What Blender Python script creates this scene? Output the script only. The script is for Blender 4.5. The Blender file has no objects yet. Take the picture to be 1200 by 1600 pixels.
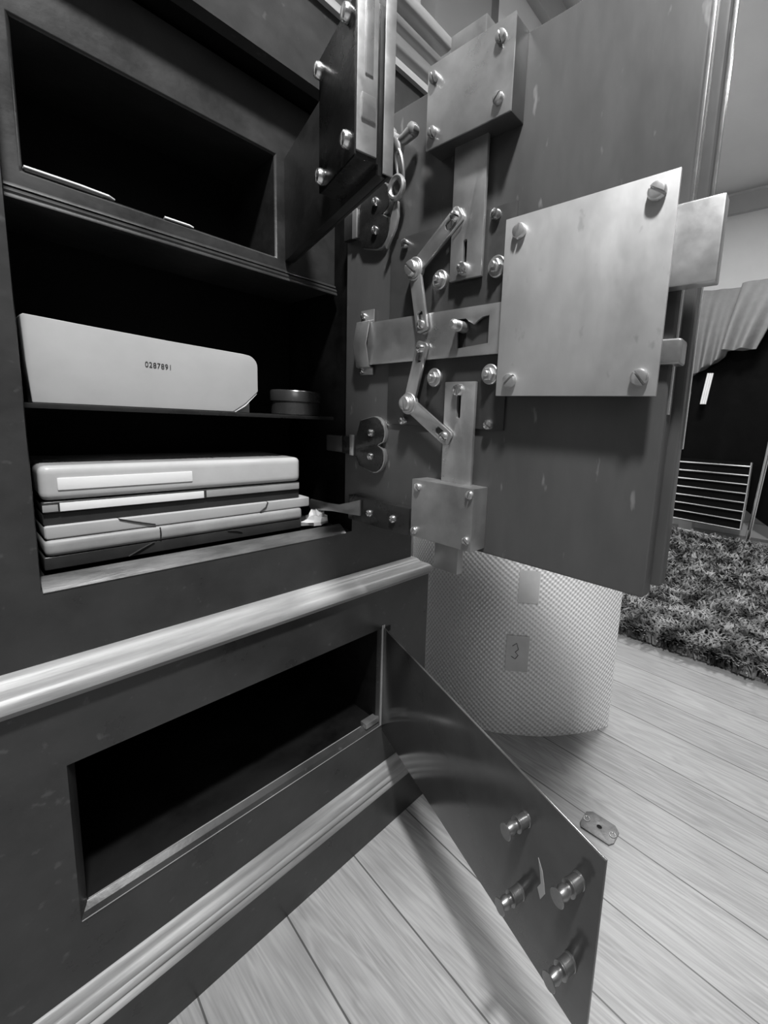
import bpy, bmesh, math, random
from mathutils import Matrix, Vector
from mathutils.geometry import tessellate_polygon
random.seed(4)
C = bpy.context.scene.collection
Z0 = 1.0                      # eye height above the floor; the numbers below measure heights from eye level

# ------------------------------------------------------------------ camera
cd = bpy.data.cameras.new('camera'); cam = bpy.data.objects.new('camera', cd); C.objects.link(cam)
cd.sensor_fit = 'AUTO'; cd.sensor_width = 36; cd.lens = 670.76/1600*36
cd.shift_x = -118.9/1600; cd.shift_y = -42.1/1600; cd.clip_start = .01
yaw, pitch, roll = [math.radians(v) for v in (51.013, 8.379, -2.919)]
fwd = Vector((math.sin(yaw)*math.cos(pitch), math.cos(yaw)*math.cos(pitch), -math.sin(pitch)))
rgt = Vector((math.cos(yaw), -math.sin(yaw), 0)); dwn = fwd.cross(rgt)
r2 = rgt*math.cos(roll) + dwn*math.sin(roll); d2 = -rgt*math.sin(roll) + dwn*math.cos(roll)
M = Matrix((r2, -d2, -fwd)).transposed().to_4x4(); M.translation = (0, 0, Z0)
cam.matrix_world = M
bpy.context.scene.camera = cam

# ------------------------------------------------------------------ light
sc = bpy.context.scene
sc.view_settings.view_transform = 'Standard'; sc.view_settings.look = 'None'
sc.view_settings.exposure = 0.0; sc.view_settings.gamma = 1.0; sc.view_settings.use_curve_mapping = False
w = bpy.data.worlds.new('world'); sc.world = w; w.use_nodes = True
w.node_tree.nodes['Background'].inputs[0].default_value = (.5, .5, .5, 1)
w.node_tree.nodes['Background'].inputs[1].default_value = .20
def area(name, loc, target, sx, sy, e):
    l = bpy.data.lights.new(name, 'AREA'); l.shape = 'RECTANGLE'; l.size = sx; l.size_y = sy; l.energy = e
    o = bpy.data.objects.new(name, l); C.objects.link(o); o.location = loc
    o.rotation_euler = (Vector(target)-Vector(loc)).to_track_quat('-Z', 'Y').to_euler(); return o
area('ceiling_lamp', (-.08, -.16, 2.8), (.3, .3, 0), .16, .16, 76)
area('front_fill', (-1.4, -2.1, 3.0), (.5, .7, .6), 1.4, 1.2, 13)  # soft fill added from behind the camera, no real window there
area('far_wall_fill', (2.9, .35, 2.95), (3.1, .55, 0), .6, .6, 66)  # unseen light added to brighten the far walls and ceiling

# ------------------------------------------------------------------ materials (the photograph is black and white)
def mat(name, v, rough=.5, metal=0., ns=0., namt=0., bump=0., bs=0., coat=0., spec=.5, stretch=(1,1,1), spots=0.):
    m = bpy.data.materials.new(name); m.use_nodes = True; nt = m.node_tree; b = nt.nodes['Principled BSDF']
    b.inputs['Base Color'].default_value = (v, v, v, 1); b.inputs['Roughness'].default_value = rough
    b.inputs['Metallic'].default_value = metal; b.inputs['Coat Weight'].default_value = coat
    b.inputs['Coat Roughness'].default_value = .12
    b.inputs['Specular IOR Level'].default_value = spec
    tc = nt.nodes.new('ShaderNodeTexCoord'); mp = nt.nodes.new('ShaderNodeMapping'); mp.inputs['Scale'].default_value = stretch
    nt.links.new(tc.outputs['Object'], mp.inputs[0])
    if ns:
        n = nt.nodes.new('ShaderNodeTexNoise'); n.inputs['Scale'].default_value = ns; n.inputs['Detail'].default_value = 6
        n.inputs['Roughness'].default_value = .65
        nt.links.new(mp.outputs[0], n.inputs['Vector'])
        r = nt.nodes.new('ShaderNodeMapRange'); r.inputs[1].default_value = .3; r.inputs[2].default_value = .7
        r.inputs[3].default_value = v*(1-namt); r.inputs[4].default_value = v*(1+namt)
        nt.links.new(n.outputs[0], r.inputs[0])
        out = r.outputs[0]
        if spots:
            n2 = nt.nodes.new('ShaderNodeTexNoise'); n2.inputs['Scale'].default_value = 55; n2.inputs['Detail'].default_value = 3
            nt.links.new(mp.outputs[0], n2.inputs['Vector'])
            r2_ = nt.nodes.new('ShaderNodeMapRange'); r2_.inputs[1].default_value = .66; r2_.inputs[2].default_value = .74
            r2_.inputs[3].default_value = 0; r2_.inputs[4].default_value = spots
            nt.links.new(n2.outputs[0], r2_.inputs[0])
            ad = nt.nodes.new('ShaderNodeMath'); ad.operation = 'ADD'
            nt.links.new(out, ad.inputs[0]); nt.links.new(r2_.outputs[0], ad.inputs[1]); out = ad.outputs[0]
        cc = nt.nodes.new('ShaderNodeCombineColor')
        for i in range(3): nt.links.new(out, cc.inputs[i])
        nt.links.new(cc.outputs[0], b.inputs['Base Color'])
        rr = nt.nodes.new('ShaderNodeMapRange'); rr.inputs[1].default_value = .3; rr.inputs[2].default_value = .7
        rr.inputs[3].default_value = max(.03, rough*.75); rr.inputs[4].default_value = min(1, rough*1.3)
        nt.links.new(n.outputs[0], rr.inputs[0]); nt.links.new(rr.outputs[0], b.inputs['Roughness'])
    if bump:
        n3 = nt.nodes.new('ShaderNodeTexNoise'); n3.inputs['Scale'].default_value = bs; n3.inputs['Detail'].default_value = 4
        nt.links.new(mp.outputs[0], n3.inputs['Vector'])
        bp = nt.nodes.new('ShaderNodeBump'); bp.inputs['Strength'].default_value = bump; bp.inputs['Distance'].default_value = .004
        nt.links.new(n3.outputs[0], bp.inputs['Height']); nt.links.new(bp.outputs[0], b.inputs['Normal'])
    return m
paint = mat('dark_safe_paint', .036, .33, 0, 9, .30, .10, 45, spots=.03)
chest_m = mat('shaded_chest_paint', .015, .45, 0, 10, .4, .15, 40)  # paint darkened to stand in for the shade on the chest
paint_door = mat('worn_door_paint', .078, .36, 0, 7, .22, .08, 30, spec=.5, stretch=(1, 1, .35), spots=.10)
paint_low = mat('gloss_black_paint', .055, .16, 0, 6, .25, .03, 25, spec=.6)
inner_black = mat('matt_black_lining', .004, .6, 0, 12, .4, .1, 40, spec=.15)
lip_m = mat('worn_lip_paint', .11, .4, .1, 30, .5, .3, 70, stretch=(.3, 1, 1))
gilt = mat('worn_gilt_moulding', .33, .46, .15, 26, .38, .35, 60, stretch=(.12, 1, 1))
cornice_m = mat('dull_cornice_paint', .30, .4, 0, 18, .3, .2, 50, stretch=(.15, 1, 1))
steel = mat('brushed_steel', .62, .34, .85, 11, .16, .03, 60)
steel_l = mat('satin_steel_cover', .52, .44, .55, 9, .12, .03, 70, stretch=(1, 1, .6), spots=-.10)
steel_d = mat('dull_grey_steel', .40, .40, .8, 14, .2, .03, 60)
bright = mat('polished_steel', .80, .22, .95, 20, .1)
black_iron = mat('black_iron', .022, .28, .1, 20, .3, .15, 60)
base_pl = mat('grey_iron_plate', .06, .36, .2, 10, .25, .05, 50)
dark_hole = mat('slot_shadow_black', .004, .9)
paper = mat('manila_paper', .40, .75, 0, 8, .08, .15, 14)
paper_w = mat('white_paper', .80, .7, 0, 8, .04, .1, 20)
sleeve = mat('clear_plastic_sleeve', .50, .18, 0, 8, .1, .1, 20, coat=.5)
card = mat('grey_card_folder', .30, .5, 0, 10, .2, .2, 25)
card_d = mat('black_card_folder', .03, .35, 0, 10, .3, .3, 25)
rubber = mat('dark_elastic', .02, .6)
ink = mat('dark_ink', .03, .7)
tin_m = mat('dark_tin', .10, .25, .7, 10, .2)
wall_m = mat('white_wall_paint', .72, .8, 0, 3, .04)
ceil_m = mat('white_ceiling_paint', .74, .85, 0, 3, .03)
band_m = mat('grey_cove_paint', .42, .8, 0, 4, .05)
ward_m = mat('grey_wardrobe_paint', .22, .6, 0, 4, .08)
post_m = mat('dark_post_paint', .12, .6, 0, 4, .08)
cloth_m = mat('grey_cotton', .20, .9, 0, 14, .12, .4, 30)
coat_m = mat('black_wool', .003, .9, 0, 9, .3, .4, 20, spec=.1)
chrome = mat('chrome_tube', .75, .2, 1.0)
white_m = mat('white_trim', .8, .5)
stud_m = mat('dull_stud_metal', .26, .32, .85, 30, .3)
brass_old = mat('tarnished_plate', .17, .5, .5, 40, .35, .3, 90)
tape_m = mat('clear_tape', .60, .22, 0, 12, .1)

def wood():
    m = bpy.data.materials.new('pale_oak_boards'); m.use_nodes = True; nt = m.node_tree; N = nt.nodes; L = nt.links; b = N['Principled BSDF']
    tc = N.new('ShaderNodeTexCoord'); sp = N.new('ShaderNodeSeparateXYZ'); L.new(tc.outputs['Object'], sp.inputs[0])
    def mth(op, a, bb=None):
        n = N.new('ShaderNodeMath'); n.operation = op
        for i, v in enumerate((a, bb)):
            if v is None: continue
            if isinstance(v, (int, float)): n.inputs[i].default_value = v
            else: L.new(v, n.inputs[i])
        return n.outputs[0]
    bd = mth('DIVIDE', mth('ADD', mth('ADD', sp.outputs[0], -.835+1.63), mth('MULTIPLY', mth('ADD', sp.outputs[1], -.2), -.055)), .163)
    idx = mth('FLOOR', bd); fr = mth('FRACT', bd)
    rnd = N.new('ShaderNodeTexWhiteNoise'); rnd.noise_dimensions = '1D'; L.new(idx, rnd.inputs['W'])
    edge = mth('MINIMUM', fr, mth('SUBTRACT', 1., fr))
    cv = N.new('ShaderNodeCombineXYZ'); L.new(mth('MULTIPLY', sp.outputs[0], 13.), cv.inputs[0])
    L.new(mth('MULTIPLY', sp.outputs[1], 1.15), cv.inputs[1]); L.new(mth('MULTIPLY', rnd.outputs[0], 30.), cv.inputs[2])
    n1 = N.new('ShaderNodeTexNoise'); n1.inputs['Scale'].default_value = 1.1; n1.inputs['Detail'].default_value = 3; n1.inputs['Distortion'].default_value = 1.2; L.new(cv.outputs[0], n1.inputs[0])
    rings = mth('SINE', mth('MULTIPLY', n1.outputs[0], 62.))
    cv2 = N.new('ShaderNodeCombineXYZ'); L.new(mth('MULTIPLY', sp.outputs[0], 210.), cv2.inputs[0])
    L.new(mth('MULTIPLY', sp.outputs[1], 7.), cv2.inputs[1]); L.new(mth('MULTIPLY', rnd.outputs[0], 30.), cv2.inputs[2])
    n2 = N.new('ShaderNodeTexNoise'); n2.inputs['Scale'].default_value = 1.; n2.inputs['Detail'].default_value = 4; L.new(cv2.outputs[0], n2.inputs[0])
    col = mth('ADD', mth('ADD', .31, mth('MULTIPLY', mth('SUBTRACT', rnd.outputs[0], .5), .07)),
              mth('ADD', mth('MULTIPLY', rings, .028), mth('MULTIPLY', mth('SUBTRACT', n2.outputs[0], .5), .24)))
    n4 = N.new('ShaderNodeTexNoise'); n4.inputs['Scale'].default_value = 3.; L.new(tc.outputs['Object'], n4.inputs[0])
    col = mth('ADD', col, mth('MULTIPLY', mth('SUBTRACT', n4.outputs[0], .5), .12))
    seam = mth('LESS_THAN', edge, .0095)
    fac = mth('SUBTRACT', 1., mth('MULTIPLY', seam, .72))
    col = mth('MULTIPLY', col, fac)
    cc = N.new('ShaderNodeCombineColor')
    for i in range(3): L.new(col, cc.inputs[i])
    L.new(cc.outputs[0], b.inputs['Base Color']); b.inputs['Roughness'].default_value = .42
    bp = N.new('ShaderNodeBump'); bp.inputs['Strength'].default_value = .25; bp.inputs['Distance'].default_value = .002
    L.new(mth('SUBTRACT', n2.outputs[0], mth('MULTIPLY', seam, 2.)), bp.inputs['Height']); L.new(bp.outputs[0], b.inputs['Normal'])
    return m
oak = wood()

def emboss():
    m = bpy.data.materials.new('embossed_silver_foil'); m.use_nodes = True; nt = m.node_tree; N = nt.nodes; L = nt.links; b = N['Principled BSDF']
    b.inputs['Roughness'].default_value = .36; b.inputs['Metallic'].default_value = .12
    uv = N.new('ShaderNodeUVMap'); uv.uv_map = 'UVMap'; sp = N.new('ShaderNodeSeparateXYZ'); L.new(uv.outputs[0], sp.inputs[0])
    def mth(op, a, bb=None):
        n = N.new('ShaderNodeMath'); n.operation = op
        for i, v in enumerate((a, bb)):
            if v is None: continue
            if isinstance(v, (int, float)): n.inputs[i].default_value = v
            else: L.new(v, n.inputs[i])
        return n.outputs[0]
    a = mth('COSINE', mth('MULTIPLY', sp.outputs[0], 2*math.pi/.017)); c = mth('COSINE', mth('MULTIPLY', mth('ADD', sp.outputs[1], mth('MULTIPLY', sp.outputs[0], .25)), 2*math.pi/.0175))
    h = mth('MULTIPLY', a, c)
    bp = N.new('ShaderNodeBump'); bp.inputs['Strength'].default_value = .8; bp.inputs['Distance'].default_value = .0016
    L.new(h, bp.inputs['Height']); L.new(bp.outputs[0], b.inputs['Normal'])
    r = N.new('ShaderNodeMapRange'); r.inputs[1].default_value = -.8; r.inputs[2].default_value = .2; r.inputs[3].default_value = .66; r.inputs[4].default_value = .95
    L.new(h, r.inputs[0]); cc = N.new('ShaderNodeCombineColor')
    for i in range(3): L.new(r.outputs[0], cc.inputs[i])
    L.new(cc.outputs[0], b.inputs['Base Color'])
    return m
foil = emboss()

def rugmat():
    m = bpy.data.materials.new('shaggy_wool'); m.use_nodes = True; nt = m.node_tree; N = nt.nodes; L = nt.links; b = N['Principled BSDF']
    b.inputs['Roughness'].default_value = .9
    tc = N.new('ShaderNodeTexCoord'); n = N.new('ShaderNodeTexNoise'); n.inputs['Scale'].default_value = 9; n.inputs['Detail'].default_value = 8
    L.new(tc.outputs['Object'], n.inputs[0]); r = N.new('ShaderNodeMapRange'); r.inputs[1].default_value = .40; r.inputs[2].default_value = .66
    r.inputs[3].default_value = .012; r.inputs[4].default_value = .36; L.new(n.outputs[0], r.inputs[0]); cc = N.new('ShaderNodeCombineColor')
    for i in range(3): L.new(r.outputs[0], cc.inputs[i])
    L.new(cc.outputs[0], b.inputs['Base Color']); return m
wool = rugmat()

# ------------------------------------------------------------------ builders
ID = lambda a, b, c: (a, b, c)
class G:
    def __init__(s): s.v = []; s.f = []
    def add(s, vs, fs, T=ID):
        k = len(s.v); s.v += [T(*p) for p in vs]; s.f += [tuple(i+k for i in f) for f in fs]; return s
    def box(s, x0, x1, y0, y1, z0, z1, T=ID):
        return s.add([(x, y, z) for x in (x0, x1) for y in (y0, y1) for z in (z0, z1)],
                     [(0,1,3,2),(4,6,7,5),(0,4,5,1),(2,3,7,6),(0,2,6,4),(1,5,7,3)], T)
    def plate(s, loops, c0, c1, T=ID):
        tri = tessellate_polygon([[Vector((a, b, 0)) for a, b in lp] for lp in loops])
        flat = [p for lp in loops for p in lp]; n = len(flat)
        vs = [(a, b, c0) for a, b in flat] + [(a, b, c1) for a, b in flat]
        fs = [tuple(t) for t in tri] + [tuple(i+n for i in reversed(t)) for t in tri]
        k = 0
        for lp in loops:
            m = len(lp)
            for i in range(m):
                j = (i+1) % m; fs.append((k+i, k+j, k+j+n, k+i+n))
            k += m
        return s.add(vs, fs, T)
    def lathe(s, prof, a, b, T=ID, n=24):       # prof: (radius, height c) round an axis through (a, b)
        vs = [(a+r*math.cos(2*math.pi*i/n), b+r*math.sin(2*math.pi*i/n), c) for r, c in prof for i in range(n)]
        fs = [(k*n+i, k*n+(i+1) % n, (k+1)*n+(i+1) % n, (k+1)*n+i) for k in range(len(prof)-1) for i in range(n)]
        fs += [tuple(range(n)), tuple((len(prof)-1)*n+i for i in reversed(range(n)))]
        return s.add(vs, fs, T)
    def screw(s, a, b, c, r, h, ang=.6, T=ID):
        s.lathe([(r*.98, c), (r, c+h*.2)], a, b, T, 20)
        g = r*.15; ca, sa = math.cos(ang), math.sin(ang)
        for sg in (1, -1):
            t0 = math.asin(g/r); pts = [(r*math.cos(t0+(math.pi-2*t0)*i/12), sg*r*math.sin(t0+(math.pi-2*t0)*i/12)) for i in range(13)]
            vs = []
            for k, hh in ((1, .2), (1, .55), (.86, .88), (.6, 1.0)):
                for x, y in pts:
                    yy = sg*max(g, abs(y)*k); xx = x*k
                    vs.append((a+xx*ca-yy*sa, b+xx*sa+yy*ca, c+h*hh))
            fs = []
            for k in range(3):
                for i in range(12): fs.append((k*13+i, k*13+i+1, (k+1)*13+i+1, (k+1)*13+i))
                fs.append((k*13+12, k*13, (k+1)*13, (k+1)*13+12))
            fs.append(tuple(39+i for i in range(13)))
            s.add(vs, fs, T)
        return s
    def tube(s, pts, r, n=8, T=ID, closed=False):
        P = [Vector(T(*p)) for p in pts]; m = len(P); k0 = len(s.v); prev = None
        for i in range(m):
            if closed: d = P[(i+1) % m]-P[i-1]
            else: d = P[min(i+1, m-1)]-P[max(i-1, 0)]
            d.normalize()
            u = prev - d*prev.dot(d) if prev is not None else d.orthogonal()
            if u.length < 1e-5: u = d.orthogonal()
            u.normalize(); prev = u; v = d.cross(u); rr = r[i] if isinstance(r, (list, tuple)) else r
            for j in range(n):
                t = 2*math.pi*j/n; s.v.append(tuple(P[i]+(u*math.cos(t)+v*math.sin(t))*rr))
        for i in range(m if closed else m-1):
            for j in range(n):
                a = k0+i*n; b = k0+((i+1) % m)*n
                s.f.append((a+j, a+(j+1) % n, b+(j+1) % n, b+j))
        if not closed: s.f += [tuple(k0+j for j in range(n)), tuple(k0+(m-1)*n+j for j in reversed(range(n)))]
        return s
    def grid(s, fn, nu, nv, closed_u=False):
        k = len(s.v)
        for j in range(nv+1):
            for i in range(nu+1): s.v.append(fn(i/nu, j/nv))
        for j in range(nv):
            for i in range(nu):
                a = k+j*(nu+1)+i; s.f.append((a, a+1, a+nu+2, a+nu+1))
        return s
def tag(o, label=None, cat=None, group=None, kind=None):
    for k, v in (('label', label), ('category', cat), ('group', group), ('kind', kind)):
        if v: o[k] = v
    return o
def rootloc(p):
    v = Vector((0, 0, 0))
    while p: v += p.location; p = p.parent
    return v
def obj(name, g, m, parent=None, bevel=0., smooth=True, origin=None, sharp=35, seg=2):
    me = bpy.data.meshes.new(name)
    off = rootloc(parent)
    o0 = Vector((0, 0, 0))
    if parent is None:
        if origin is None:
            xs = [p[0] for p in g.v]; ys = [p[1] for p in g.v]; zs = [p[2] for p in g.v]
            origin = ((min(xs)+max(xs))/2, (min(ys)+max(ys))/2, min(zs))
        o0 = Vector((origin[0], origin[1], origin[2]+Z0)); off = o0
    me.from_pydata([(x-off.x, y-off.y, z+Z0-off.z) for x, y, z in g.v], [], g.f); me.validate()
    bm = bmesh.new(); bm.from_mesh(me)
    bmesh.ops.recalc_face_normals(bm, faces=bm.faces)
    if bevel:
        es = [e for e in bm.edges if len(e.link_faces) == 2 and e.calc_face_angle(0) > math.radians(40)]
        bmesh.ops.bevel(bm, geom=es, offset=bevel, segments=seg, affect='EDGES', profile=.6, clamp_overlap=True)
    bm.to_mesh(me); bm.free()
    me.materials.append(m)
    if smooth:
        me.shade_smooth(); me.set_sharp_from_angle(angle=math.radians(sharp))
    o = bpy.data.objects.new(name, me); C.objects.link(o); o.parent = parent; o.location = o0
    return o
def thing(name, loc, label, cat, group=None):
    o = bpy.data.objects.new(name, None); C.objects.link(o); o.location = (loc[0], loc[1], loc[2]+Z0); o.empty_display_size = .05
    return tag(o, label, cat, group)
def flip(g):     # faces of a room lining look inwards
    return g

# ------------------------------------------------------------------ the room
def structure(name, g, m, **k): return tag(obj(name, g, m, **k), kind='structure')
structure('floor', G().box(-1.6, 5.25, -2.2, 1.5, -1.05, -1.0), oak, smooth=False, origin=(0, 0, -1.0))
structure('ceiling', G().box(-1.6, 5.25, -2.2, 1.5, 2.34, 2.39), ceil_m, smooth=False)
structure('wall_back', G().box(-1.6, 5.25, 1.42, 1.52, -1.0, 2.34), wall_m, smooth=False)
structure('wall_right', G().box(5.15, 5.25, -2.2, 1.42, -1.0, 2.34), wall_m, smooth=False)
structure('trim_1', G().box(5.10, 5.15, -2.2, 1.42, 2.13, 2.29), band_m, smooth=False)
structure('trim_2', G().box(1.9, 5.10, 1.37, 1.42, 2.13, 2.29), band_m, smooth=False)
structure('baseboard_back', G().box(1.0, 5.15, 1.40, 1.42, -1.0, -.86), white_m, smooth=False)
structure('baseboard_right', G().box(5.13, 5.15, -2.2, 1.40, -1.0, -.86), white_m, smooth=False)

# ------------------------------------------------------------------ the safe
YU, YL, YP, XD = .749, .72, .6917, .5365
safe = thing('iron_safe', (.3, 1.02, -1.0), 'large dark antique iron safe with three open doors and gilt mouldings', 'safe')
def frame(g, X0, X1, Zb, Zt, hx0, hx1, hz0, hz1, Y0, Y1, ch, cd_, wide=0.):
    def ring(x0, x1, z0, z1, y): return [(x0, y, z0), (x1, y, z0), (x1, y, z1), (x0, y, z1)]
    R = [ring(X0, X1, Zb, Zt, Y0), ring(hx0, hx1, hz0, hz1, Y0), ring(hx0+ch, hx1-ch, hz0+ch, hz1-ch, Y0+cd_),
         ring(hx0+ch-wide, hx1-ch, hz0+ch, hz1-ch, Y0+cd_), ring(hx0+ch-wide, hx1-ch, hz0+ch, hz1-ch, Y1), ring(X0, X1, Zb, Zt, Y1)]
    if not wide: R.pop(3)
    vs = [p for r in R for p in r]; fs = []; m = len(R)
    for k in range(m):
        a = k*4; b = ((k+1) % m)*4
        for i in range(4): fs.append((a+i, a+(i+1) % 4, b+(i+1) % 4, b+i))
    g.add(vs, fs); return g
g = G()
frame(g, -.13, .742, -.344, .81, .0725, .560, -.247, .562, YU, 1.30, .003, .022, .020)
frame(g, -.17, .779, -.990, -.386, .078, .636, -.735, -.485, YL, 1.30, .010, .015)
g.box(-.19, .807, YP, 1.30, -1.0, -.897)
body = obj('safe_body', g, paint, safe, bevel=.0012, seg=1)
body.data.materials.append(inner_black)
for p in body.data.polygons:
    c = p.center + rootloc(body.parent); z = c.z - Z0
    if (c.y > .7495 and .04 < c.x < .575 and -.24 < z < .56 and c.y < 1.29) or (c.y > .74 and .08 < c.x < .63 and -.73 < z < -.49 and c.y < 1.29): p.material_index = 1  # inner faces go black, also standing in for shade under the lintel
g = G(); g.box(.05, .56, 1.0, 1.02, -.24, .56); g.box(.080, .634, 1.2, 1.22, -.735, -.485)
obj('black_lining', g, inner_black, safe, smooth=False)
def strip(pr, x0, x1, name, m=lip_m):
    g = G(); n = len(pr)
    for x in (x0, x1):
        for y, z in pr: g.v.append((x, y, z))
    for i in range(n): g.f.append((i, (i+1) % n, (i+1) % n+n, i+n))
    g.f += [tuple(range(n)), tuple(range(2*n-1, n-1, -1))]
    obj(name, g, m, safe, bevel=.0006)
strip([(.7480, -.2478), (.7655, -.2345), (.7700, -.2325), (.7740, -.2325), (.7740, -.2400), (.7480, -.2490)], .074, .545, 'sill_strip')
strip([(.7195, -.7355), (.7330, -.7262), (.7365, -.7232), (.7400, -.7232), (.7400, -.7300), (.7195, -.7365)], .079, .634, 'lower_sill_strip', paint)
obj('worn_glint_sill_edge', G().box(.090, .585, .7368, .7385, -.7255, -.7225), gilt, safe, bevel=.0005)  # bright bar put in for the highlight along the inner sill edge
obj('worn_glint_sill_edge', G().box(.079, .630, .7188, .7200, -.7362, -.7350), gilt, safe, bevel=.0003)
def moulding(prof, xe, yf, x0=-.2):
    g = G(); n = len(prof)
    path = lambda o: [(x0, yf-o), (xe+o, yf-o), (xe+o, 1.3)]
    for k in range(3):
        for o, z in prof: x, y = path(o)[k]; g.v.append((x, y, z))
    for k in range(2):
        for i in range(n-1): g.f.append((k*n+i, k*n+i+1, (k+1)*n+i+1, (k+1)*n+i))
    g.f.append(tuple(range(n))); return g
obj('waist_moulding', moulding([(-.004, -.342), (0, -.344), (.004, -.3445), (.010, -.346), (.015, -.351), (.018, -.3555), (.0205, -.3565), (.025, -.3575), (.032, -.361), (.038, -.366), (.0415, -.372), (.0415, -.3775), (.038, -.380), (.036, -.386), (.030, -.3885), (.026, -.3885)], .742, YU), gilt, safe, sharp=50)
obj('base_moulding', moulding([(-.004, -.842), (0, -.843), (.004, -.844), (.0075, -.850), (.008, -.857), (.0105, -.860), (.0155, -.863), (.0185, -.869), (.0180, -.874), (.0205, -.876), (.0235, -.879), (.0240, -.884), (.0225, -.886), (.0255, -.889), (.0285, -.893), (.0285, -.8975), (.02, -.8985)], .779, YL, -.19), gilt, safe, sharp=50)
obj('cornice_moulding', moulding([(-.004, .694), (0, .695), (.010, .6955), (.011, .708), (.003, .710), (.003, .714), (.010, .717), (.015, .730), (.020, .741), (.006, .743), (.006, .748), (.018, .751), (.025, .758), (.028, .766), (.008, .768), (.008, .784), (.030, .787), (.036, .796), (.037, .811), (-.004, .812)], .742, YU, -.13), cornice_m, safe, sharp=50)
# shelves and the inner chest
obj('middle_shelf', G().box(.058, .547, .80, .999, -.0105, -.0036), black_iron, safe, bevel=.001)
g = G(); frame(g, .058, .547, .250, .5485, .094, .425, .278, .452, .80, .98, .003, .004); g.box(.094, .425, .98, .99, .27, .46)
chest = obj('inner_chest', g, chest_m, safe, bevel=.0008, seg=1)
g = G(); pr = [(0, .262), (.003, .2605), (.004, .257), (.002, .2555), (.006, .253), (.008, .250), (.007, .247), (.009, .2445), (.009, .242), (0, .242)]
n = len(pr)
for x in (.058, .547):
    for o, z in pr: g.v.append((x, .80-o, z))
for i in range(n): g.f.append((i, (i+1) % n, (i+1) % n+n, i+n))
g.f += [tuple(range(n)), tuple(range(2*n-1, n-1, -1))]
obj('chest_edge_moulding', g, chest_m, safe, sharp=50)
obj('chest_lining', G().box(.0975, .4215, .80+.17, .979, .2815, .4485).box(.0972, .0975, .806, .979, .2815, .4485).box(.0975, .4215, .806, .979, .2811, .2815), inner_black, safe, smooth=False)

# ------------------------------------------------------------------ upper door (opened square to the front)
TD = lambda a, b, c: (XD-c, a, b)                 # a: distance along the door (Y), b: height, c: stand-off from the inner face
g = G().box(XD, XD+.030, .1365, .745, -.2035, .509)
door = obj('upper_door', g, paint_door, safe, bevel=.004, seg=3)
obj('door_front_plate', G().box(XD+.034, XD+.058, .126, .745, -.196, .520), paint_door, door, bevel=.005, seg=3)
obj('door_core', G().box(XD+.028, XD+.036, .150, .74, -.19, .505), black_iron, door)
obj('edge_strip', G().box(XD+.006, XD+.019, .1345, .1370, .020, .502), bright, door, bevel=.001)  # bright strip stands in for a gloss highlight on the free edge
obj('edge_strip', G().box(XD+.052, XD+.0582, .1245, .1265, -.02, .515), bright, door, bevel=.0008)  # thin highlight line of the front plate, built as a strip
def D(name, g, m, bevel=.0009, **k): return obj(name, g, m, door, bevel=bevel, **k)
def rect(a0, a1, b0, b1): return [(a0, b0), (a1, b0), (a1, b1), (a0, b1)]
D('lock_base_plate', G().box(.3555, .612, -.0098, .304, -.0, .004, TD), base_pl)
# lock cover
D('lock_cover', G().box(.1418, .3575, .0388, .271, .0215, .0255, TD), steel_l, bevel=.0008)
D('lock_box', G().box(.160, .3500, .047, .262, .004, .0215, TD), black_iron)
for a, b, an in ((.1631, .2526, .55), (.1608, .0594, .9), (.3337, .2508, 1.75), (.3344, .0593, -.75)):
    D('cover_screw', G().screw(a, b, .0255, .0100, .0075, an, TD), steel, bevel=0)
# main bolt under the cover and the small latch
D('dead_bolt', G().box(.0985, .20, .155, .2385, .0005, .0185, TD), steel, bevel=.002)
D('latch_bolt', G().box(.1255, .17, .0755, .1035, -.018, .008, TD), steel_d, bevel=.004, seg=3)
# top and bottom bolt housings
D('top_bolt_housing', G().box(.3565, .5055, .399, .5085, .0, .0310, TD), base_pl, bevel=.0015)  # darker metal than its cover, standing in for shade on the sides
D('housing_cover', G().box(.3555, .5065, .3980, .5095, .0310, .0335, TD), steel, bevel=.0006)
for a, b, an in ((.3762, .489, 1.4), (.3750, .418, -.75), (.4930, .4900, 1.3), (.4925, .4185, 1.2)):
    D('housing_screw', G().screw(a, b, .0335, .0078, .0065, an, TD), steel_d, bevel=0)
D('bottom_bolt_housing', G().box(.3785, .508, -.195, -.0975, .0, .0365, TD), steel_d, bevel=.0015)
for a, b, an in ((.4935, -.110, .8), (.3850, -.1075, -1.3), (.4985, -.1845, -1.3), (.3875, -.1785, .7)):
    D('housing_screw', G().screw(a, b, .0365, .0066, .0048, an, TD), steel, bevel=0)
# sliding bars
def slot(a, b0, b1, w, n=6):
    o = [(a+w*math.cos(math.pi*i/n), b1+w*math.sin(math.pi*i/n)) for i in range(n+1)]
    return o + [(a-w*math.cos(math.pi*i/n), b0-w*math.sin(math.pi*i/n)) for i in range(n+1)]
D('top_sliding_bar', G().plate([rect(.405, .4655, .2115, .42), slot(.4375, .232, .264, .0038)], .008, .0135, TD), steel)
D('bottom_sliding_bar', G().plate([rect(.4035, .4645, -.10, .0612), slot(.4345, .0085, .042, .0038)], .008, .0135, TD), steel)
D('top_bolt_end', G().box(.418, .482, .508, .5505, -.010, .0135, TD), steel_d, bevel=.0015)
D('bottom_bolt_end', G().box(.419, .4695, -.246, -.19, .002, .016, TD), steel_d, bevel=.0015)
win = [(.447, .155), (.4455, .1115), (.3862, .1158), (.3862, .1548), (.398, .1535), (.407, .1490), (.4135, .1440), (.424, .1500), (.430, .1545)]
D('main_sliding_bar', G().plate([[(.366, .0995), (.366, .1705), (.684, .1715), (.684, .0955)], win], .008, .0125, TD), steel)
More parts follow.
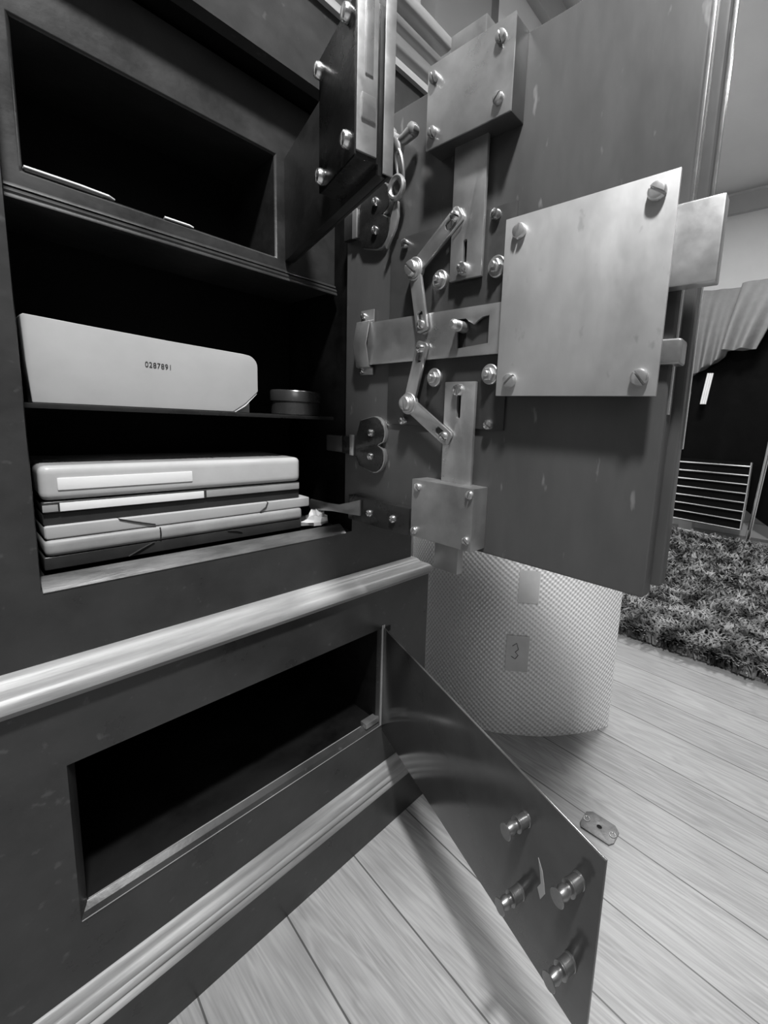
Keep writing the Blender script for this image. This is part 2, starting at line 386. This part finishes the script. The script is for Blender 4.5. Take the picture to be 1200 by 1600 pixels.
D('bolt_back_strip', G().box(.4345, .4445, .105, .165, .0035, .006, TD), dark_hole, bevel=0)
for a, b, an in ((.4378, .2262, .9), (.4350, .0480, -.8)):
    D('bar_screw', G().screw(a, b, .0135, .0092, .0085, an, TD), bright, bevel=0)
# bent levers
def bar2(p, q, w, ext0=0, ext1=.011, cut=.004):
    d = Vector((q[0]-p[0], q[1]-p[1])); L_ = d.length; d.normalize(); nrm = Vector((-d.y, d.x))
    P = lambda s, t: (p[0]+d.x*s+nrm.x*t, p[1]+d.y*s+nrm.y*t)
    out = [P(-ext0, -w), P(L_+ext1-cut, -w), P(L_+ext1, -w+cut), P(L_+ext1, w-cut), P(L_+ext1-cut, w), P(-ext0, w)]
    s0, s1, hw = L_-.020, L_+.003, .0062
    hole = [P(s0, -hw), P(s1, -hw), P(s1+.003, 0), P(s1, hw), P(s0, hw), P(s0-.003, 0)]
    return out, hole
def lever(pivot, ends, an):
    g = G()
    for k, e in enumerate(ends):
        o, h = bar2(pivot, e, .0125); g.plate([o, h], .0142+.0006*k, .0192+.0006*k, TD)
    g.lathe([(.0185, .013), (.0185, .0195), (.017, .0212)], pivot[0], pivot[1], TD, 32)
    D('bent_lever', g, steel, bevel=.0006)
    D('pivot_screw', G().lathe([(.0150, .021), (.0150, .0225)], pivot[0], pivot[1], TD, 24).screw(pivot[0]+.002, pivot[1], .0225, .0125, .0075, an, TD), steel, bevel=0)
lever((.5375, .2415), ((.4545, .3005), (.5170, .1525)), .65)
lever((.5415, .0262), ((.5160, .1150), (.4560, -.0245)), 1.45)
for a, b, an in ((.4545, .3010, .3), (.5168, .1530, 1.2), (.5163, .1145, -.3), (.4570, -.0240, .8)):
    D('lever_stud', G().lathe([(.0055, .0125), (.0055, .0152)], a, b, TD, 14), bright, bevel=0)
    D('lever_screw', G().screw(a, b, .0150, .0074, .0105, an, TD), bright, bevel=0)
# round nuts and small screws
for a, b in ((.4906, .2205), (.3815, .2215), (.4944, .0695), (.3824, .0715)):
    g = G().lathe([(.0150, .004), (.0150, .008), (.0138, .0095)], a, b, TD, 28).lathe([(.0098, .009), (.0098, .0135), (.0085, .0145)], a, b, TD, 6).lathe([(.0045, .014), (.0045, .019), (.0035, .020)], a, b, TD, 14)
    D('round_nut', g, steel, bevel=0)
for a, b, z, an in ((.3888, .2922, .004, -.9), (.3804, -.0026, .004, .6), (.5745, .2913, .004, .3), (.5657, -.0030, .004, .2)):
    D('plate_screw', G().screw(a, b, z, .0078, .0080, an, TD), bright, bevel=0)
# striker pin in the window of the main bar
D('striker_pin', G().lathe([(.0085, .004), (.0085, .020), (.0072, .021), (.0072, .024), (.0085, .025), (.0080, .032), (.0045, .036)], .4375, .1430, TD, 18), steel, bevel=0)
# guide strap across the main bar
g = G(); prof = [(.197, .002), (.197, .0045), (.178, .0045), (.174, .0150), (.133, .0225), (.092, .0150), (.090, .0045), (.079, .0045), (.079, .002), (.0935, .002), (.095, .0130), (.133, .0205), (.171, .0130), (.1745, .002)]
g.plate([prof], .655, .692, lambda a, b, c: (XD-b, c, a))
D('bar_guide_strap', g, steel_d, bevel=.0006)
for a, b in ((.6824, .1865), (.6840, .0865)):
    D('strap_screw', G().screw(a, b, .0045, .0060, .0055, .9, TD), bright, bevel=0)
# forged hinge claws
def claw(dz, sc_=1.0):
    pts = [(.78, -.041), (.72, -.038), (.7087, -.030), (.690, -.030), (.672, -.020)]
    pts += [(.6440+.0325*math.cos(math.radians(t)), -.0300+.0325*math.sin(math.radians(t))) for t in range(120, -80, -20)]
    pts += [(.640, -.0520)]
    pts += [(.6420+.0300*math.cos(math.radians(t)), -.0760+.0285*math.sin(math.radians(t))) for t in range(60, -140, -20)]
    pts += [(.672, -.092), (.690, -.078), (.7087, -.078), (.72, -.0750), (.78, -.0745)]
    pts2 = []
    for a, b in pts:   # the lobes point away from the hinge
        if a < .668: a = a if a > .70 else a
        pts2.append((a, b+dz))
    return pts2
def claw_outline(cy, z1, z2, r, tab0, tab1, yt):
    zm = (z1+z2)/2; o = [(yt, tab1), (.715, tab1), (.695, tab1+.004), (.684, z1+r*.72)]
    o += [(cy+r*math.cos(math.radians(t)), z1+r*math.sin(math.radians(t))) for t in range(70, 270, 20)]
    o = [p for p in o]
    o2 = [(cy+r*math.cos(math.radians(t)), z2+r*math.sin(math.radians(t))) for t in range(90, 300, 20)]
    o = [q for q in o if not (q[1] < zm+.002)]
    o2 = [q for q in o2 if not (q[1] > zm-.002)]
    return o + [(cy-r*.35, zm)] + o2 + [(.684, z2-r*.72), (.695, tab0-.004), (.715, tab0), (yt, tab0)]
for z1, z2, t0, t1, yt in ((-.0290, -.0740, -.075, -.040, .742), (.3740, .3270, .328, .372, .742)):
    D('hinge_claw', G().plate([claw_outline(.644, z1, z2, .0300, t0, t1, yt)], .0, .0095, TD), black_iron, bevel=.0015)
    D('claw_rim', G().plate([claw_outline(.6425, z1, z2, .0312, t0, t1, .70)], .0, .0080, TD), steel, bevel=.0012)
    D('claw_edge_band', G().box(.700, .713, t0-.002, t1+.004, .0095, .0125, TD), steel, bevel=.001)
    for zz in (z1, z2): D('claw_rivet', G().screw(.6480, zz, .0095, .0072, .0062, 1.2, TD), bright, bevel=0)
D('hinge_tongue', G().box(.742, .80, -.0745, -.041, -.002, .0075, TD), base_pl, bevel=.002)
# black strap block near the bottom corner
D('hinge_strap', G().box(.536, .712, -.2065, -.1565, .0, .0135, TD), black_iron, bevel=.0015)
for a, b in ((.643, -.183), (.5765, -.1822)): D('strap_screw', G().screw(a, b, .0135, .0075, .0055, .2, TD), bright, bevel=0)
wing = [(.670, -.161), (.70, -.170), (.74, -.1815), (.79, -.1850), (.846, -.186), (.850, -.204), (.835, -.214), (.81, -.206), (.77, -.200), (.70, -.195), (.670, -.193)]
D('curved_hinge_wing', G().plate([wing], .0135, .0175, TD), steel_d, bevel=.001)
# hook, link and ring hanging beside the hinge
g = G(); g.tube([(.640, .482, .004), (.612, .470, .014), (.596, .455, .020), (.578, .441, .022)], [.009, .0085, .0075, .0075], 12, TD)
g.tube([(.580, .440, .022), (.566, .441, .022), (.553, .447, .020)], [.0075, .0080, .0095], 12, TD); g.tube([(.580, .440, .022), (.578, .432, .022), (.577, .424, .022)], [.010, .009, .006], 12, TD)
for a, b, c in ((.608, .466, .015), (.550, .449, .020)): g.lathe([(.004, c-.009), (.009, c-.006), (.0105, c), (.009, c+.006), (.004, c+.009)], a, b, TD, 16)
D('forked_hook', g, steel_d, bevel=0)
D('chain_link', G().tube([(.578+.0070*math.cos(t*math.pi/8), .405+.024*math.sin(t*math.pi/8), .020+.006*math.sin(t*math.pi/8)) for t in range(16)], .0028, 8, TD, closed=True), steel, bevel=0)
D('chain_ring', G().tube([(.5865+.0160*math.cos(t*math.pi/10), .3765+.0165*math.sin(t*math.pi/10), .018) for t in range(20)], .0044, 8, TD, closed=True), steel_d, bevel=0)
D('chain_tongue', G().plate([[(.592, .358), (.586, .358), (.585, .335), (.590, .318), (.612, .288), (.616, .294), (.604, .318), (.603, .335)]], .010, .016, TD), steel, bevel=.0012)

# ------------------------------------------------------------------ inner chest door, standing open
def hinged(H, ang):
    d = Vector((-math.sin(ang), -math.cos(ang))); n = Vector((-math.cos(ang), math.sin(ang)))
    return lambda u, z, c: (H[0]+d.x*u+n.x*c, H[1]+d.y*u+n.y*c, z)
TI = hinged((.4394, .799), math.radians(13.75))
idoor = obj('chest_door', G().box(.0, .378, .2778, .4512, -.012, 0, TI), chest_m, safe, bevel=.0012)
def I(name, g, m, bevel=.0008, **k): return obj(name, g, m, idoor, bevel=bevel, **k)
I('door_skin', G().box(.0, .3873, .2775, .460, -.016, -.012, TI), chest_m)
I('lock_case', G().box(.272, .384, .2855, .4400, .0, .030, TI).box(.272, .386, .2855, .4400, .0275, .0300, TI), black_iron)
for u, z in ((.2800, .4220), (.2855, .2995), (.3700, .3050), (.3685, .4290)):
    I('case_screw', G().screw(u, z, .030, .0092, .0085, 1.5, TI), bright, bevel=0)
I('case_end_plate', G().box(.384, .3875, .2900, .4480, .004, .0285, TI), steel_d)
I('side_bolt', G().box(.384, .3890, .3680, .4600, .0100, .0195, TI), steel)
I('square_bolt', G().box(.384, .3898, .3235, .3480, .0065, .0235, TI), bright)
I('edge_strip', G().box(.3873, .3895, .276, .460, -.016, -.003, TI), steel_d)

# ------------------------------------------------------------------ lower door
TL = hinged((.632, .719), math.radians(17.24))
ldoor = obj('lower_door', G().box(.002, .627, -.7475, -.4865, -.004, .0, TL), paint_low, safe, bevel=.0008)
for u in (.5, .595):
    for z in (-.545, -.665):
        g = G().lathe([(.0108, 0), (.0108, .002), (.0100, .003), (.0100, .0155), (.0108, .0165), (.0108, .0185), (.0062, .0195), (.0060, .0230), (.0084, .0240), (.0088, .0290), (.0070, .0330), (.0066, .0365), (.0106, .0375), (.0110, .0381), (.0104, .0388)], u, z, TL, 28)
        obj('locking_stud', g, stud_m, ldoor)
obj('hinge_rod', G().tube([(.632, .722, -.735), (.632, .722, -.478)], .005, 12), steel_d, ldoor)
chip = [(.528, -.580), (.537, -.592), (.542, -.607), (.545, -.620), (.538, -.636), (.531, -.624), (.5365, -.612), (.533, -.596)]
obj('paint_chip', G().plate([chip], .0, .0006, TL), paper, ldoor)
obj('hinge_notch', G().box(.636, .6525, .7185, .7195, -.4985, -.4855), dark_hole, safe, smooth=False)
obj('bottom_hinge_lug', G().box(.590, .630, .724, .745, -.728, -.7155), steel_d, safe, bevel=.001)

# ------------------------------------------------------------------ things in the safe
def slab(X0, X1, z0, z1, Y0, Y1, tiltz=0., r=.004, seg=4):
    g = G(); g.box(X0, X1, Y0, Y1, z0, z1)
    g.v = [(x, y, z+tiltz*(x-X0)/(X1-X0)) for x, y, z in g.v]; return g
# envelope on the middle shelf
env = thing('brown_envelope', (.24, .88, -.0036), 'big folded manila envelope stamped with a number on the middle shelf', 'envelope')
pr = [(.0875, -.0033), (.160, -.0031), (.345, -.0028), (.366, .012), (.3905, .036)] + [(.3905-.020+.020*math.cos(t*math.pi/12), .080+.020*math.sin(t*math.pi/12)) for t in range(0, 6)] + [(.365, .1005), (.250, .1035), (.150, .1075), (.0865, .1105), (.083, .108), (.0845, .05)]
g = G(); g.plate([pr], .811, .850, lambda a, b, c: (a, c, b))
obj('folded_packet', g, paper, env, bevel=.0016, seg=3)
g = G(); g.plate([[(.345, -.0028), (.366, .012), (.3885, .034), (.3885, .0315), (.368, .009), (.350, -.0028)]], .8125, .815, lambda a, b, c: (a, c, b))
obj('loose_flap', g, paper_w, env)
tx = bpy.data.curves.new('printed_number', 'FONT'); tx.body = '0287891'; tx.size = .0118; tx.extrude = .0001; tx.space_character = 1.12
to = bpy.data.objects.new('tmp', tx); C.objects.link(to)
bpy.context.view_layer.update()
me = bpy.data.meshes.new_from_object(to.evaluated_get(bpy.context.evaluated_depsgraph_get())); bpy.data.objects.remove(to)
me.name = 'printed_number'; me.materials.clear(); me.materials.append(ink)
no = bpy.data.objects.new('printed_number', me); C.objects.link(no); no.parent = env
no.rotation_euler = (math.pi/2, .03, 0); no.scale = (.80, 1, 1)
no.location = Vector((.2155, .8104, .0595+Z0)) - env.location
tag(obj('paper_stack', G().box(.250, .3935, .853, .95, -.0034, .031), paper_w, bevel=.001), 'small white stack of paper sticking out behind the manila envelope', 'paper')
tag(obj('leaning_envelope', G().plate([[(.0690, -.0033), (.0690, .030), (.0680, .1125), (.0810, .1110), (.0820, .03), (.0820, -.0033)]], .845, .95, lambda a, b, c: (a, c, b)), card, bevel=.0015), 'pale envelope standing on edge behind left end of the manila envelope', 'envelope')
# tin
tin = thing('round_tin', (.4985, .868, -.0036), 'round dark tin box with lid on the middle shelf', 'tin')
TT = lambda a, b, c: (a, b, c)
obj('tin_base', G().lathe([(.047, -.0033), (.048, -.002), (.048, .024)], .4985, .868, TT, 48), tin_m, tin)
obj('tin_lid', G().lathe([(.0492, .0235), (.0502, .0245), (.0502, .043), (.048, .0465), (.044, .047)], .4985, .868, TT, 48), tin_m, tin)
# stack on the floor of the safe
FL = -.2345
def bk(name, label, cat, X0, X1, z0, z1, m, tilt=0., Y0=.800, r=.003, seg=3, tw=0.):
    t = thing(name, ((X0+X1)/2, .88, z0), label, cat)
    g = slab(X0, X1, z0, z1, Y0, .965, tilt)
    obj('cover', g, m, t, bevel=r, seg=seg); return t
t5 = bk('document_box', 'dark flat box file lying lowest in the stack of papers', 'box file', .083, .470, -.2340, -.2155, card_d, r=.002)
t4 = bk('rounded_folder', 'grey rounded folder with elastic band above the dark box file', 'folder', .0845, .472, -.2150, -.1915, card, r=.0085, seg=4, Y0=.797)
t3 = bk('card_folder', 'pale card folder with slanting elastic bands, third from bottom of the stack', 'folder', .086, .490, -.1910, -.1715, paper, r=.004, Y0=.800)
t2b = bk('black_folder', 'thin black folder below the white-labelled folder', 'folder', .086, .468, -.1710, -.1540, card_d, r=.002, Y0=.804)
t2 = bk('labelled_folder', 'black folder with long white label on its spine, second from top', 'folder', .086, .467, -.1535, -.1375, card_d, r=.003, Y0=.800)
t1 = bk('sleeved_folder', 'thick pale plastic sleeved folder on top of the stack', 'folder', .0845, .468, -.1365, -.0875, sleeve, r=.012, seg=5, Y0=.797)
obj('spine_label', G().box(.104, .288, .7992, .8002, -.1520, -.1400), paper_w, t2, bevel=.0002)['label'] = 'long white label'
obj('spine_label', G().box(.0862, .102, .7990, .8002, -.1515, -.1420), card, t2, bevel=.0002)
obj('grey_spine_end', G().box(.292, .4655, .7990, .8002, -.1515, -.1395), card, t2, bevel=.0004)
obj('spine_label', G().box(.103, .270, .7955, .7972, -.1215, -.1045), paper_w, t1, bevel=.0008)['label'] = 'white paper label'
def band(t, pts, r=.0012): obj('elastic_band', G().tube(pts, r, 8), rubber, t)
band(t3, [(.165, .81, -.1712), (.170, .7995, -.173), (.19, .7992, -.180), (.215, .7992, -.188)])
band(t3, [(.398, .81, -.1712), (.400, .7995, -.173), (.396, .7992, -.182), (.385, .7992, -.1895)])
band(t4, [(.221, .81, -.1912), (.221, .7985, -.1945), (.221, .7962, -.203), (.221, .7985, -.212)])
band(t5, [(.212, .7992, -.2165), (.195, .7985, -.224), (.178, .7992, -.233)])
band(t5, [(.325, .7992, -.2165), (.340, .7985, -.219), (.350, .7992, -.223)])
# crumpled wrapper beside the stack
random.seed(9)
def crump(name, cx, cy, z, rx, ry, h, m, label):
    g = G(); rr = [[random.uniform(.6, 1.1) for _ in range(13)] for _ in range(7)]
    def f(u, v):
        j = int(v*6); i = int(u*12) % 12; t = u*2*math.pi; ph = v*math.pi/2; k = rr[j][i]
        return (cx+rx*math.cos(t)*math.cos(ph)*k, cy+ry*math.sin(t)*math.cos(ph)*k, z+h*math.sin(ph)*k)
    g.grid(f, 12, 6); return tag(obj(name, g, m, sharp=10), label, 'wrapper')
crump('crumpled_wrapper', .512, .812, -.2340, .036, .024, .030, paper_w, 'crumpled white wrapper on the safe floor, right of the folders')
# papers lying in the inner chest
def leaf(name, outline, z, m, label, y0=.0):
    g = G(); g.plate([outline], z, z+.0022); return tag(obj(name, g, m, bevel=.0005), label, 'paper')
leaf('loose_paper', [(.098, .7985), (.150, .797), (.182, .800), (.1905, .808), (.180, .835), (.098, .84)], .2845, paper_w, 'white folded paper lying uppermost at left edge of the inner chest')
leaf('loose_paper', [(.099, .802), (.150, .800), (.176, .803), (.180, .84), (.099, .845)], .2818, card, 'grey paper beneath the white folded paper in the inner chest')
leaf('paper_slip', [(.248, .799), (.282, .7985), (.289, .803), (.270, .815), (.250, .812)], .2817, paper_w, 'small white paper slip near middle of inner chest edge')

# ------------------------------------------------------------------ on the floor
esc = thing('keyhole_escutcheon', (.990, .290, -1.0), 'small tarnished metal keyhole plate lying on the floor boards', 'keyhole plate')
c0 = (.9905, .2915)
out = [(-.031, .036), (-.020, .043), (.020, .043), (.031, .030), (.031, -.030), (.018, -.044), (-.018, -.044), (-.031, -.036)]
hole = [(.0055*math.cos(t*math.pi/6), .0065*math.sin(t*math.pi/6)) for t in range(12)]
obj('plate', G().plate([[(c0[0]+a, c0[1]+b) for a, b in out], [(c0[0]+a, c0[1]+b) for a, b in hole]], -.9998, -.9965), brass_old, esc, bevel=.0008)
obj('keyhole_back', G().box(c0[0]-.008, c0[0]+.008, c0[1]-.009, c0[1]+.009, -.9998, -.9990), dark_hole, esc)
for dy in (.033, -.034):
    obj('raised_ring', G().tube([(c0[0]+.0075*math.cos(t*math.pi/8), c0[1]+dy+.0075*math.sin(t*math.pi/8), -.9962) for t in range(16)], .0014, 6, closed=True), bright, esc)

# curved embossed sheet behind the door
pts = [(1.3775, .4145), (1.3285, .4389), (1.2664, .4793), (1.1825, .5522), (1.118, .634), (1.0796, .6964), (1.058, .77), (1.048, .86), (1.052, .95), (1.075, 1.04), (1.11, 1.11)]
def cr(P, n):
    out = []
    for i in range(len(P)-1):
        p0 = P[max(i-1, 0)]; p1 = P[i]; p2 = P[i+1]; p3 = P[min(i+2, len(P)-1)]
        for k in range(n):
            t = k/n; out.append(tuple(.5*((2*b)+(-a+c)*t+(2*a-5*b+4*c-d)*t*t+(-a+3*b-3*c+d)*t**3) for a, b, c, d in zip(p0, p1, p2, p3)))
    return out+[P[-1]]
cp = cr(pts, 6); sheet = thing('embossed_foil_sheet', (1.2, .6, -1.0), 'curved embossed silver sheet standing on the floor behind the safe doors', 'sheet')
H0, H1 = -.9995, -.17
S = [0]
for a, b in zip(cp, cp[1:]): S.append(S[-1]+math.dist(a, b))
def offs(cp, o):
    r = []
    for i, p in enumerate(cp):
        a = cp[max(i-1, 0)]; b = cp[min(i+1, len(cp)-1)]; d = Vector((b[0]-a[0], b[1]-a[1])).normalized(); r.append((p[0]-d.y*o, p[1]+d.x*o))
    return r
me = bpy.data.meshes.new('sheet'); vs = []; fs = []; uvs = []
back = offs(cp, -.004)
n = len(cp)
for row in (cp, back):
    for x, y in row: vs.append((x, y, H0))
    for x, y in row: vs.append((x, y, H1))
for i in range(n-1):
    fs.append((i, i+1, n+i+1, n+i)); fs.append((2*n+i+1, 2*n+i, 3*n+i, 3*n+i+1))
    fs.append((n+i, n+i+1, 3*n+i+1, 3*n+i)); fs.append((i+1, i, 2*n+i, 2*n+i+1))
fs.append((0, n, 3*n, 2*n)); fs.append((n-1, 2*n-1+n*0, 4*n-1, 3*n-1))
off = sheet.location
me.from_pydata([(x-off.x, y-off.y, z+Z0-off.z) for x, y, z in vs], [], fs)
ul = me.uv_layers.new(name='UVMap')
for lp in me.loops:
    k = lp.vertex_index; ul.data[lp.index].uv = (S[k % n], vs[k][2]-H0)
me.materials.append(foil); me.shade_smooth(); me.set_sharp_from_angle(angle=.7)
so = bpy.data.objects.new('sheet', me); C.objects.link(so); so.parent = sheet
def tape(i0, i1, z0, z1):
    fr = offs(cp, .0025); g = G()
    for i in range(i0, i1+1): g.v += [(fr[i][0], fr[i][1], z0), (fr[i][0], fr[i][1], z1)]
    for k in range(i1-i0): g.f.append((2*k, 2*k+2, 2*k+3, 2*k+1))
    return obj('clear_tape', g, tape_m, sheet)

tape(22, 27, -.775, -.655); tape(21, 25, -.545, -.440)
fr = offs(cp, .0035); g = G()
P = lambda k, z: (fr[25][0]*(1-k)+fr[24][0]*k, fr[25][1]*(1-k)+fr[24][1]*k, z+.075)
g.tube([P(-.4, -.765), P(.5, -.755), P(1.0, -.775), P(.3, -.785), P(1.0, -.795), P(.4, -.808), P(-.5, -.80)], .0012, 6)
obj('pen_mark', g, post_m, sheet)

# shaggy rug
rug = thing('shaggy_rug', (3.4, -.2, -1.0), 'grey shaggy rug lying on the boards beyond the safe door', 'rug')
obj('rug_backing', G().box(2.085, 4.50, -1.3, 1.0, -.9995, -.985), wool, rug)
random.seed(3)
g = G()
def tuft(x, y, s):
    L_ = random.uniform(.045, .085)*s; w_ = random.uniform(.004, .0075)*s; a = random.uniform(0, 2*math.pi); le = random.uniform(.5, 1.25)
    dx, dy = math.cos(a), math.sin(a); px, py = -dy*w_, dx*w_; k = len(g.v); z = -.986
    for t, ww in ((0, 1), (.45, .9), (.8, .7), (1, .15)):
        h = L_*(math.sin(t*1.5)*math.cos(le*.7)); r = L_*t*t*math.sin(le)
        g.v.append((x+dx*r+px*ww, y+dy*r+py*ww, z+h)); g.v.append((x+dx*r-px*ww, y+dy*r-py*ww, z+h))
    for i in range(3): g.f.append((k+2*i, k+2*i+1, k+2*i+3, k+2*i+2))
for _ in range(15000): tuft(2.09+random.random()**1.3*1.1, random.uniform(-.45, .99), 1)
for _ in range(14000): tuft(random.uniform(3.1, 4.48), random.uniform(-.75, .99), 1.25)
for _ in range(500): tuft(random.uniform(2.06, 2.10), random.uniform(-.45, .99), 1)
me = bpy.data.meshes.new('pile'); off = rug.location
me.from_pydata([(x-off.x, y-off.y, z+Z0-off.z) for x, y, z in g.v], [], g.f); me.materials.append(wool); me.shade_smooth()
po = bpy.data.objects.new('pile', me); C.objects.link(po); po.parent = rug; po['kind'] = 'stuff'

# ------------------------------------------------------------------ far end of the room
ward = thing('wardrobe', (1.53, 1.36, -1.0), 'tall plain grey wardrobe against the back wall, right of the safe', 'wardrobe')
obj('cabinet_side', G().box(1.352, 1.700, 1.335, 1.418, -1.0, 2.2), ward_m, ward, bevel=.002)
tag(obj('wall_post', G().box(1.728, 1.812, 1.38, 1.418, -1.0, 2.33), post_m, bevel=.002), 'dark vertical wooden post on the back wall beside the grey wardrobe', 'post')
XC = 4.70; k_ = XC/5.0
TC = lambda y, z, x: (x, y*k_, z*k_ if False else z)
def px(y, z): return (y*k_, z*k_)
chair = thing('slatted_lounger', (XC, .72, -1.0), 'black folding chair with chrome slats standing on the shaggy rug', 'chair')
Q = [px(1.125, -.262), px(.435, -.250), px(.430, -.900), px(1.085, -.884)]   # TL TR BR BL of the slatted panel
def bil(u, v):
    a = (Q[0][0]*(1-u)+Q[1][0]*u, Q[0][1]*(1-u)+Q[1][1]*u); b = (Q[3][0]*(1-u)+Q[2][0]*u, Q[3][1]*(1-u)+Q[2][1]*u)
    return (XC-.10*v, a[0]*(1-v)+b[0]*v, a[1]*(1-v)+b[1]*v)
g = G(); P = [bil(0, 0), bil(1, 0), bil(1, 1), bil(0, 1)]
g.add([(x+.015, y, z) for x, y, z in P]+[(x+.05, y, z) for x, y, z in P], [(0,1,2,3),(4,7,6,5),(0,4,5,1),(1,5,6,2),(2,6,7,3),(3,7,4,0)])
obj('black_panel', g, coat_m, chair)
for i in range(8):
    v = .06+.94*i/7
    obj('slat', G().tube([bil(.0, v), bil(.5, v), bil(.985, v)], .0095, 8), chrome, chair)
obj('side_tube', G().tube([bil(1, 0), bil(1, .5), bil(.99, 1)], .011, 8), chrome, chair)
y0, z0 = px(.285, .60); y1, z1 = px(.375, -.97)
obj('upright_tube', G().tube([(XC-.06, y0, z0), (XC-.06, (y0+y1)/2-.01, (z0+z1)/2), (XC-.06, y1, -.975)], .017, 10), chrome, chair)
obj('bottom_tube', G().tube([(XC-.06, y1, -.970), (XC-.04, .62, -.962), (XC, .95, -.950)], .010, 8), chrome, chair)
obj('rubber_foot', G().tube([(XC-.06, y1, -.999), (XC-.06, y1, -.955)], .024, 10), white_m, chair)
obj('upright_tube', G().tube([(XC+.06, 1.06, -.997), (XC+.06, 1.05, -.2), (XC+.06, 1.0, .40)], .014, 10), chrome, chair)
# dark coat and grey shirt hanging over a rail
rack = thing('clothes_rail', (XC+.12, .55, -1.0), 'thin steel clothes rail carrying the dark coat and grey shirt', 'clothes rail')
for y in (1.10, -.35): obj('rail_post', G().tube([(XC+.2, y, -.999), (XC+.2, y, 1.20)], .012, 10), steel_d, rack)
obj('hanging_rail', G().tube([(XC+.2, 1.10, 1.20), (XC+.2, -.35, 1.20)], .012, 10), steel_d, rack)
random.seed(2)
def garment(name, X, tl, tr, br, bl, depth, m, label, cat, folds, amp, nu=60, nv=24):
    g = G()
    def P(u, v, s):
        a = [tl[i]*(1-u)+tr[i]*u for i in (0, 1)]; b = [bl[i]*(1-u)+br[i]*u for i in (0, 1)]
        y = a[0]*(1-v)+b[0]*v; z = a[1]*(1-v)+b[1]*v
        fold = amp*(math.sin(u*folds*2*math.pi+.8*math.sin(v*3))+.6*math.sin(u*folds*4.7+v*2.))*(.25+.75*v)
        puff = depth*math.sqrt(max(0, 1-(2*u-1)**4))*min(1, math.sqrt(v*4+.02))
        return (X+s*puff/2-(fold if s < 0 else -fold*.4), y, z)
    g.grid(lambda u, v: P(u, v, -1), nu, nv); k = len(g.v); g.grid(lambda u, v: P(u, v, 1), nu, nv)
    for i in range(nu):
        g.f.append((i, i+1, k+i+1, k+i)); a = nv*(nu+1)+i; g.f.append((a, a+1, k+a+1, k+a))
    for j in range(nv):
        a = j*(nu+1); g.f.append((a, a+nu+1, k+a+nu+1, k+a)); a += nu; g.f.append((a, a+nu+1, k+a+nu+1, k+a))
    return tag(obj(name, g, m, sharp=60), label, cat)
garment('dark_coat', XC+.18, px(1.10, 1.0), px(-.1, 1.3), px(.15, -.93), px(1.13, -.24), .16, coat_m, 'long black coat hanging above the slatted chair', 'coat', 3, .02)
garment('grey_shirt', XC+.02, px(1.085, 1.42), px(.62, 1.40), px(.78, .77), px(1.08, .58), .10, cloth_m, 'crumpled grey shirt hanging at left in front of the black coat', 'shirt', 3, .034)
garment('grey_trousers', XC-.13, px(.70, 1.40), px(.28, 1.42), px(.52, .80), px(.80, .80), .09, cloth_m, 'grey folded trousers hanging to the right of the grey shirt', 'trousers', 2, .035)
tag(obj('white_box', G().box(4.85, 4.98, .85, .975, -.9995, -.85), white_m, bevel=.004), 'small white box on the floor behind the slatted chair', 'box')
g = G(); 
for i in range(3):
    a = px(.905-.016*i*1.2, .605); b = px(.935-.016*i*1.2, .30); g.tube([(XC-.02, a[0], a[1]), (XC-.03, b[0], b[1])], .009, 6)
tag(obj('striped_strap', g, white_m), 'white striped strap hanging down the front of the black coat', 'strap')
